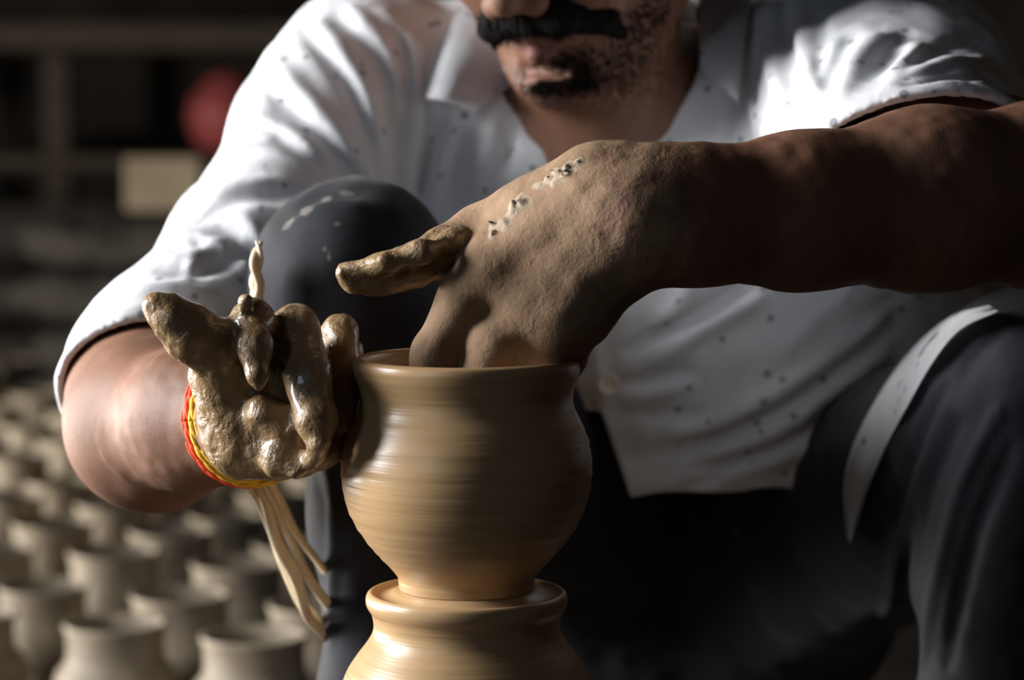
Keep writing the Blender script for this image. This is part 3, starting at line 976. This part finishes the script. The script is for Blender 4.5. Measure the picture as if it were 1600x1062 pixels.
attr(me, 'smear_and_lit_knee', sm * .75)
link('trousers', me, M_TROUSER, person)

# --- tail of the shirt lying over the inner thigh
L_ = [(1545, 476), (1490, 492), (1430, 540), (1378, 608), (1335, 690), (1318, 760), (1324, 842)]
R_ = [(1560, 486), (1500, 515), (1458, 565), (1420, 630), (1380, 705), (1352, 775), (1330, 850)]
La, Ra = catmull([np.array(p, float) for p in L_], 5), catmull([np.array(p, float) for p in R_], 5)
mv = 9
pix = [tuple(a * (1 - j / (mv - 1)) + b * j / (mv - 1)) for a, b in zip(La, Ra) for j in range(mv)]
H = tr.trace(pix)
dep = (H - CAM) @ FWD
dep = np.minimum(dep.reshape(-1, mv), 1.74)
dep0 = dep.copy()
for _ in range(14):
    dep[1:-1] = (dep[:-2] + dep[1:-1] * 2 + dep[2:]) / 4
    dep[:, 1:-1] = (dep[:, :-2] + dep[:, 1:-1] * 2 + dep[:, 2:]) / 4
dep = np.minimum(dep, dep0)
bm = bmesh.new()
vv = []
for i, (x_, y_) in enumerate(pix):
    j = i % mv
    vv.append(bm.verts.new(at(x_, y_, dep[i // mv, j] - .016 - .003 * math.sin(j * .9 + i * .01))))
for i in range(len(La) - 1):
    for j in range(mv - 1):
        bm.faces.new((vv[i * mv + j], vv[i * mv + j + 1], vv[(i + 1) * mv + j + 1], vv[(i + 1) * mv + j]))
bmesh.ops.solidify(bm, geom=list(bm.faces), thickness=.003)
bmesh.ops.recalc_face_normals(bm, faces=bm.faces)
so_ = link('shirt_tail', from_bm(bm), M_SHIRT, shirt_o); so_.matrix_parent_inverse = Matrix.Identity(4)

# --- bare feet under the trouser legs
for cx, cy in ((at(590, 1100, 1.62)[0], 1.63), (at(1560, 1100, 1.64)[0], 1.66)):
    ft = Field()
    sgn = 1 if cx > 0 else -1
    ft.cap((cx, cy + .03, .10), (cx, cy + .04, .034), .030, .032, .02)
    ft.cap((cx, cy + .04, .034), (cx + .01 * sgn, cy - .09, .024), .032, .022, .02)
    ft.cap((cx - .018 * sgn, cy - .06, .022), (cx - .022 * sgn, cy - .10, .019), .022, .018, .015)
    ft.cap((cx + .02 * sgn, cy - .05, .020), (cx + .034 * sgn, cy - .085, .016), .020, .015, .015)
    for i in range(5):
        bx = cx + sgn * (-.026 + .016 * i)
        L = (.150, .150, .143, .133, .120)[i]; r = (.012, .009, .0085, .008, .0075)[i]
        ft.cap((bx, cy - .095 + .006 * i, .014), (bx + .002 * sgn * i, cy - L, .0115), r, r * .9, .003)
    ft.post = lambda P, d: np.maximum(d, -P[:, 2] + .0008)
    me, _ = ft.mesh('foot', .0026); attr(me, 'wet', np.zeros(len(me.vertices))); attr(me, 'dry', np.full(len(me.vertices), .5)); attr(me, 'flake', np.zeros(len(me.vertices))); attr(me, 'lip', np.zeros(len(me.vertices)))
    link('foot', me, M_SKIN, person)

# --- thread bracelet on the right wrist
wc = at(396, 652, 1.434); ax_ = nrm(at(378, 662, 1.41) - at(300, 655, 1.475))
e1 = nrm(np.cross(ax_, (0, 0, 1))); e2 = np.cross(ax_, e1)
def ring(rad, off, turns, ph, amp):
    pts = []
    for i in range(97):
        a = 2 * math.pi * i / 96
        q = rad + amp * math.cos(turns * a + ph)
        pts.append(wc + e1 * q * math.cos(a) + e2 * q * math.sin(a) + ax_ * (off + amp * math.sin(turns * a + ph)))
    return pts
brace = empty('bracelet', person.location); brace.parent = person; brace.location = (0, 0, 0)
RW = pxr(99, 1.434)
def strand(name, rings, mat):
    o = link(name, tube_mesh(rings, 6), mat, None)
    o.parent = brace; o.matrix_parent_inverse = Matrix.Translation(-person.location)
    return o
tag(strand('red_thread', [(ring(RW + .0022, -.0035, 9, p, .0013), .0014, 0) for p in (0, 2.1, 4.2)] + [(ring(RW + .0026, -.0075, 7, p, .001), .0012, 0) for p in (0, 3)], M_RED), 'red orange twisted thread')
tag(strand('yellow_thread', [(ring(RW + .0012, .0016, 8, p, .0014), .0015, 0) for p in (0, 2.1, 4.2)] + [(ring(RW + .0002, .0050, 6, p, .0008), .0013, 0) for p in (0, 3)], M_YELLOW), 'yellow twisted thread')

# ------------------------------------------------------------------ split-cane strips behind the hand
cb = empty('cane_bundle', (at(570, 1062, 1.72)[0], 1.70, 0))
tag(cb, 'bundle of pale twisted cane strips standing beside the bent trouser leg', 'cane')
strips = [
    [(401, 376, 1.505), (407, 405, 1.505), (396, 440, 1.507), (405, 480, 1.51), (398, 600, 1.52), (392, 720, 1.53), (418, 790, 1.54), (434, 850, 1.55), (462, 905, 1.565), (480, 960, 1.58), (505, 990, 1.60), (545, 1060, 1.66)],
    [(408, 378, 1.51), (397, 410, 1.502), (406, 445, 1.505), (400, 490, 1.51), (404, 600, 1.52), (405, 730, 1.53), (428, 790, 1.54), (455, 850, 1.55), (478, 895, 1.565), (502, 930, 1.58), (540, 980, 1.62), (575, 1050, 1.68)],
    [(404, 400, 1.512), (402, 450, 1.512), (408, 520, 1.515), (412, 620, 1.525), (420, 735, 1.535), (440, 785, 1.545), (462, 830, 1.555), (490, 868, 1.57), (520, 910, 1.60), (560, 980, 1.66)],
    [(399, 395, 1.508), (399, 440, 1.510), (396, 520, 1.515), (392, 620, 1.525), (385, 735, 1.535), (405, 785, 1.545), (425, 835, 1.555), (444, 885, 1.57), (470, 940, 1.58), (500, 975, 1.61), (540, 1040, 1.67)],
]
for k, s in enumerate(strips):
    P = [at(*p) for p in s]
    last = P[-1].copy(); P.append(np.array([last[0] + .02, last[1] + .03, .12])); P.append(np.array([last[0] + .03, last[1] + .05, .003]))
    pts = catmull(P, 8)
    n = len(pts)
    rad = [((.0024 + .0012 * min(1, i / 20), .0015 + .0008 * min(1, i / 20)) if i > 2 else (.0013, .0009)) for i in range(n)]
    o = link('cane_strip', tube_mesh([(pts, rad, 3.0 + k)], 8), M_CANE, cb)

# ------------------------------------------------------------------ drying pots on the floor
Rr, Hh = .050, .112
pp = [(0, 0), (.034, 0), (.038, .003), (.036, .008), (.046, .020), (.058, .036), (.062, .052), (.058, .066), (.049, .077), (.0475, .084), (.0475, .098), (.0485, .106), (.0505, .110), (.0500, .1125), (.0475, .1130), (.0455, .1115),
      (.0440, .106), (.0435, .090), (.045, .078), (.054, .066), (.058, .052), (.053, .034), (.040, .018), (.02, .010), (0, .009)]
pp = [(max(r, 0) if i not in (0, len(pp) - 1) else 0, z) for i, (r, z) in enumerate(pp)]
pot_mesh = lathe(pp, 56)
pot_mesh.materials.append(M_DRY)
pot_mesh.polygons.foreach_set('use_smooth', np.ones(len(pot_mesh.polygons), dtype=bool))
p0 = on_height(174, 979, Hh)
p1 = on_height(405, 1000, Hh)
A = (p1 - p0)[:2]
Bv = np.array([.046, .162])
ordn = ['first', 'second', 'third', 'fourth', 'fifth', 'sixth', 'seventh', 'eighth', 'ninth', 'tenth', 'eleventh', 'twelfth', 'thirteenth', 'fourteenth', 'fifteenth', 'sixteenth', 'seventeenth', 'eighteenth', 'nineteenth', 'twentieth', 'twenty-first', 'twenty-second', 'twenty-third', 'twenty-fourth']
np_ = 0
row_no = 0
for r in range(0, 24):
    cand = []
    for c in range(-14, 22):
        q = p0[:2] + A * c + Bv * r + rng.normal(0, .003, 2)
        x, y, d = project((q[0], q[1], Hh))
        if q[1] < 2.2 or q[1] > 6.2: continue
        if q[1] > 4.68 and -.95 < q[0] < -.30: continue
        if x < -70 or x > 500 + max(0, (d - 2.4) * 12): continue
        if y > 1130 or y < 545: continue
        cand.append((x, q))
    cand.sort(key=lambda t: t[0])
    if not cand: continue
    for k, (x, q) in enumerate(cand):
        o = bpy.data.objects.new('drying_pot', pot_mesh)
        o.location = (q[0], q[1], 0.001)
        s = rng.uniform(.94, 1.02); o.scale = (s, s, s * rng.uniform(.97, 1.04)); o.rotation_euler.z = rng.uniform(0, 6.28)
        COL.objects.link(o)
        where = 'front row' if row_no == 0 else ordn[row_no] + ' row from the front'
        tag(o, f'unfired clay pot on the floor, {ordn[k]} from left in the {where}', 'pot', 'unfired pots drying in rows on the floor')
        np_ += 1
    row_no += 1
print('drying pots', np_)

# ------------------------------------------------------------------ dim things at the back of the workshop
def back(px, py, d): return at(px, py, d)
# shelf along the back wall
sh = empty('wall_shelf', (at(250, 60, 6.3)[0], 6.35, 0))
tag(sh, 'long dark timber shelf on posts along the back of the workshop', 'shelf')
z1 = at(250, 62, 6.3)[2]
def shelf_part(name, lo, hi, mat=M_WOOD, bev=.004):
    bm = bmesh.new(); bm_box(bm, lo, hi, bev)
    o = link(name, from_bm(bm), mat, sh, smooth=False); return o
xs0, xs1 = at(-150, 0, 6.3)[0], at(640, 0, 6.3)[0]
shelf_part('shelf_board', (xs0, 6.05, z1 - .03), (xs1, 6.5, z1 + .03))
z2 = at(250, 240, 6.3)[2]
shelf_part('shelf_board', (xs0, 6.05, z2 - .03), (xs1, 6.5, z2))
for px in (-100, 115, 600):
    x = at(px, 0, 6.3)[0]
    shelf_part('post', (x - .03, 6.08, 0), (x + .03, 6.14, z1 - .031))
# red round jug on the lower board
x, zz = at(352, 0, 6.2)[0], z2 + .0005
jr = .105
red = empty('red_water_pot', (x, 6.25, zz))
tag(red, 'round red water pot on the dark shelf behind the shoulder', 'pot')
me = lathe([(0, 0), (.045, 0), (.075, .025), (.092, .07), (.094, .10), (.084, .135), (.062, .158), (.052, .164), (.056, .172), (.048, .172), (.044, .162), (0, .16)], 48)
o = link('vessel', me, M_REDPOT, red); o.matrix_parent_inverse = Matrix.Identity(4)
me = lathe([(0, .173), (.056, .173), (.057, .177), (.04, .185), (.012, .189), (.010, .198), (0, .200)], 32)
o = link('lid', me, M_REDPOT, red); o.matrix_parent_inverse = Matrix.Identity(4)
# cardboard box in front, standing on a sack pile
def box_obj(name, px0, px1, py0, py1, d, depth, mat, label, cat):
    a = at(px0, py1, d); b = at(px1, py0, d)
    bm = bmesh.new(); bm_box(bm, (a[0], a[1], a[2]), (b[0], a[1] + depth, b[2]), .006)
    o = link(name, from_bm(bm), mat, None, smooth=False)
    return tag(o, label, cat), a, b
cbx, ca, cb2 = box_obj('cardboard_box', 195, 315, 245, 330, 4.9, .12, M_BOX, 'small brown cardboard box on top of the grey sacks', 'box')
def sack(name, x, y, z, rx, ry, rz, label):
    f = Field()
    f.ell((x, y, z + rz), (rx, ry, rz), .02)
    f.ell((x - rx * .35, y, z + rz * .9), (rx * .6, ry * .9, rz * .9), .05)
    f.ell((x + rx * .4, y - .01, z + rz * .95), (rx * .58, ry * .85, rz * .92), .05)
    f.cap((x + rx * .95, y, z + rz), (x + rx * 1.12, y, z + rz * 1.05), rz * .35, rz * .55, .05)
    f.post = lambda P, d: np.maximum(d - .012 * vnoise(P, 14, 31) - .005 * vnoise(P, 40, 32), z + .001 - P[:, 2])
    me, _ = f.mesh(name, .012); keep_largest(me)
    return tag(link(name, me, M_SACK), label, 'sack', 'grey sacks stacked at the back')
sx = (ca[0] + cb2[0]) / 2
top = ca[2]
hN = top / 4
for i, (dx, lab) in enumerate([(0, 'lowest'), (.03, 'second lowest'), (-.02, 'second highest'), (.01, 'topmost')]):
    sack('grey_sack', sx + dx - .04, 4.98, hN * i, .24, .17, hN * .42, f'grey jute clay sack under the cardboard box, {lab} of its stack')
for i, (dx, lab) in enumerate([(0, 'bottom'), (.02, 'middle'), (-.02, 'top')]):
    sack('grey_sack', at(60, 0, 5.5)[0] + dx, 5.75, .13 * i, .26, .17, .058, f'grey jute clay sack beside the shelf post, {lab} of the left stack')
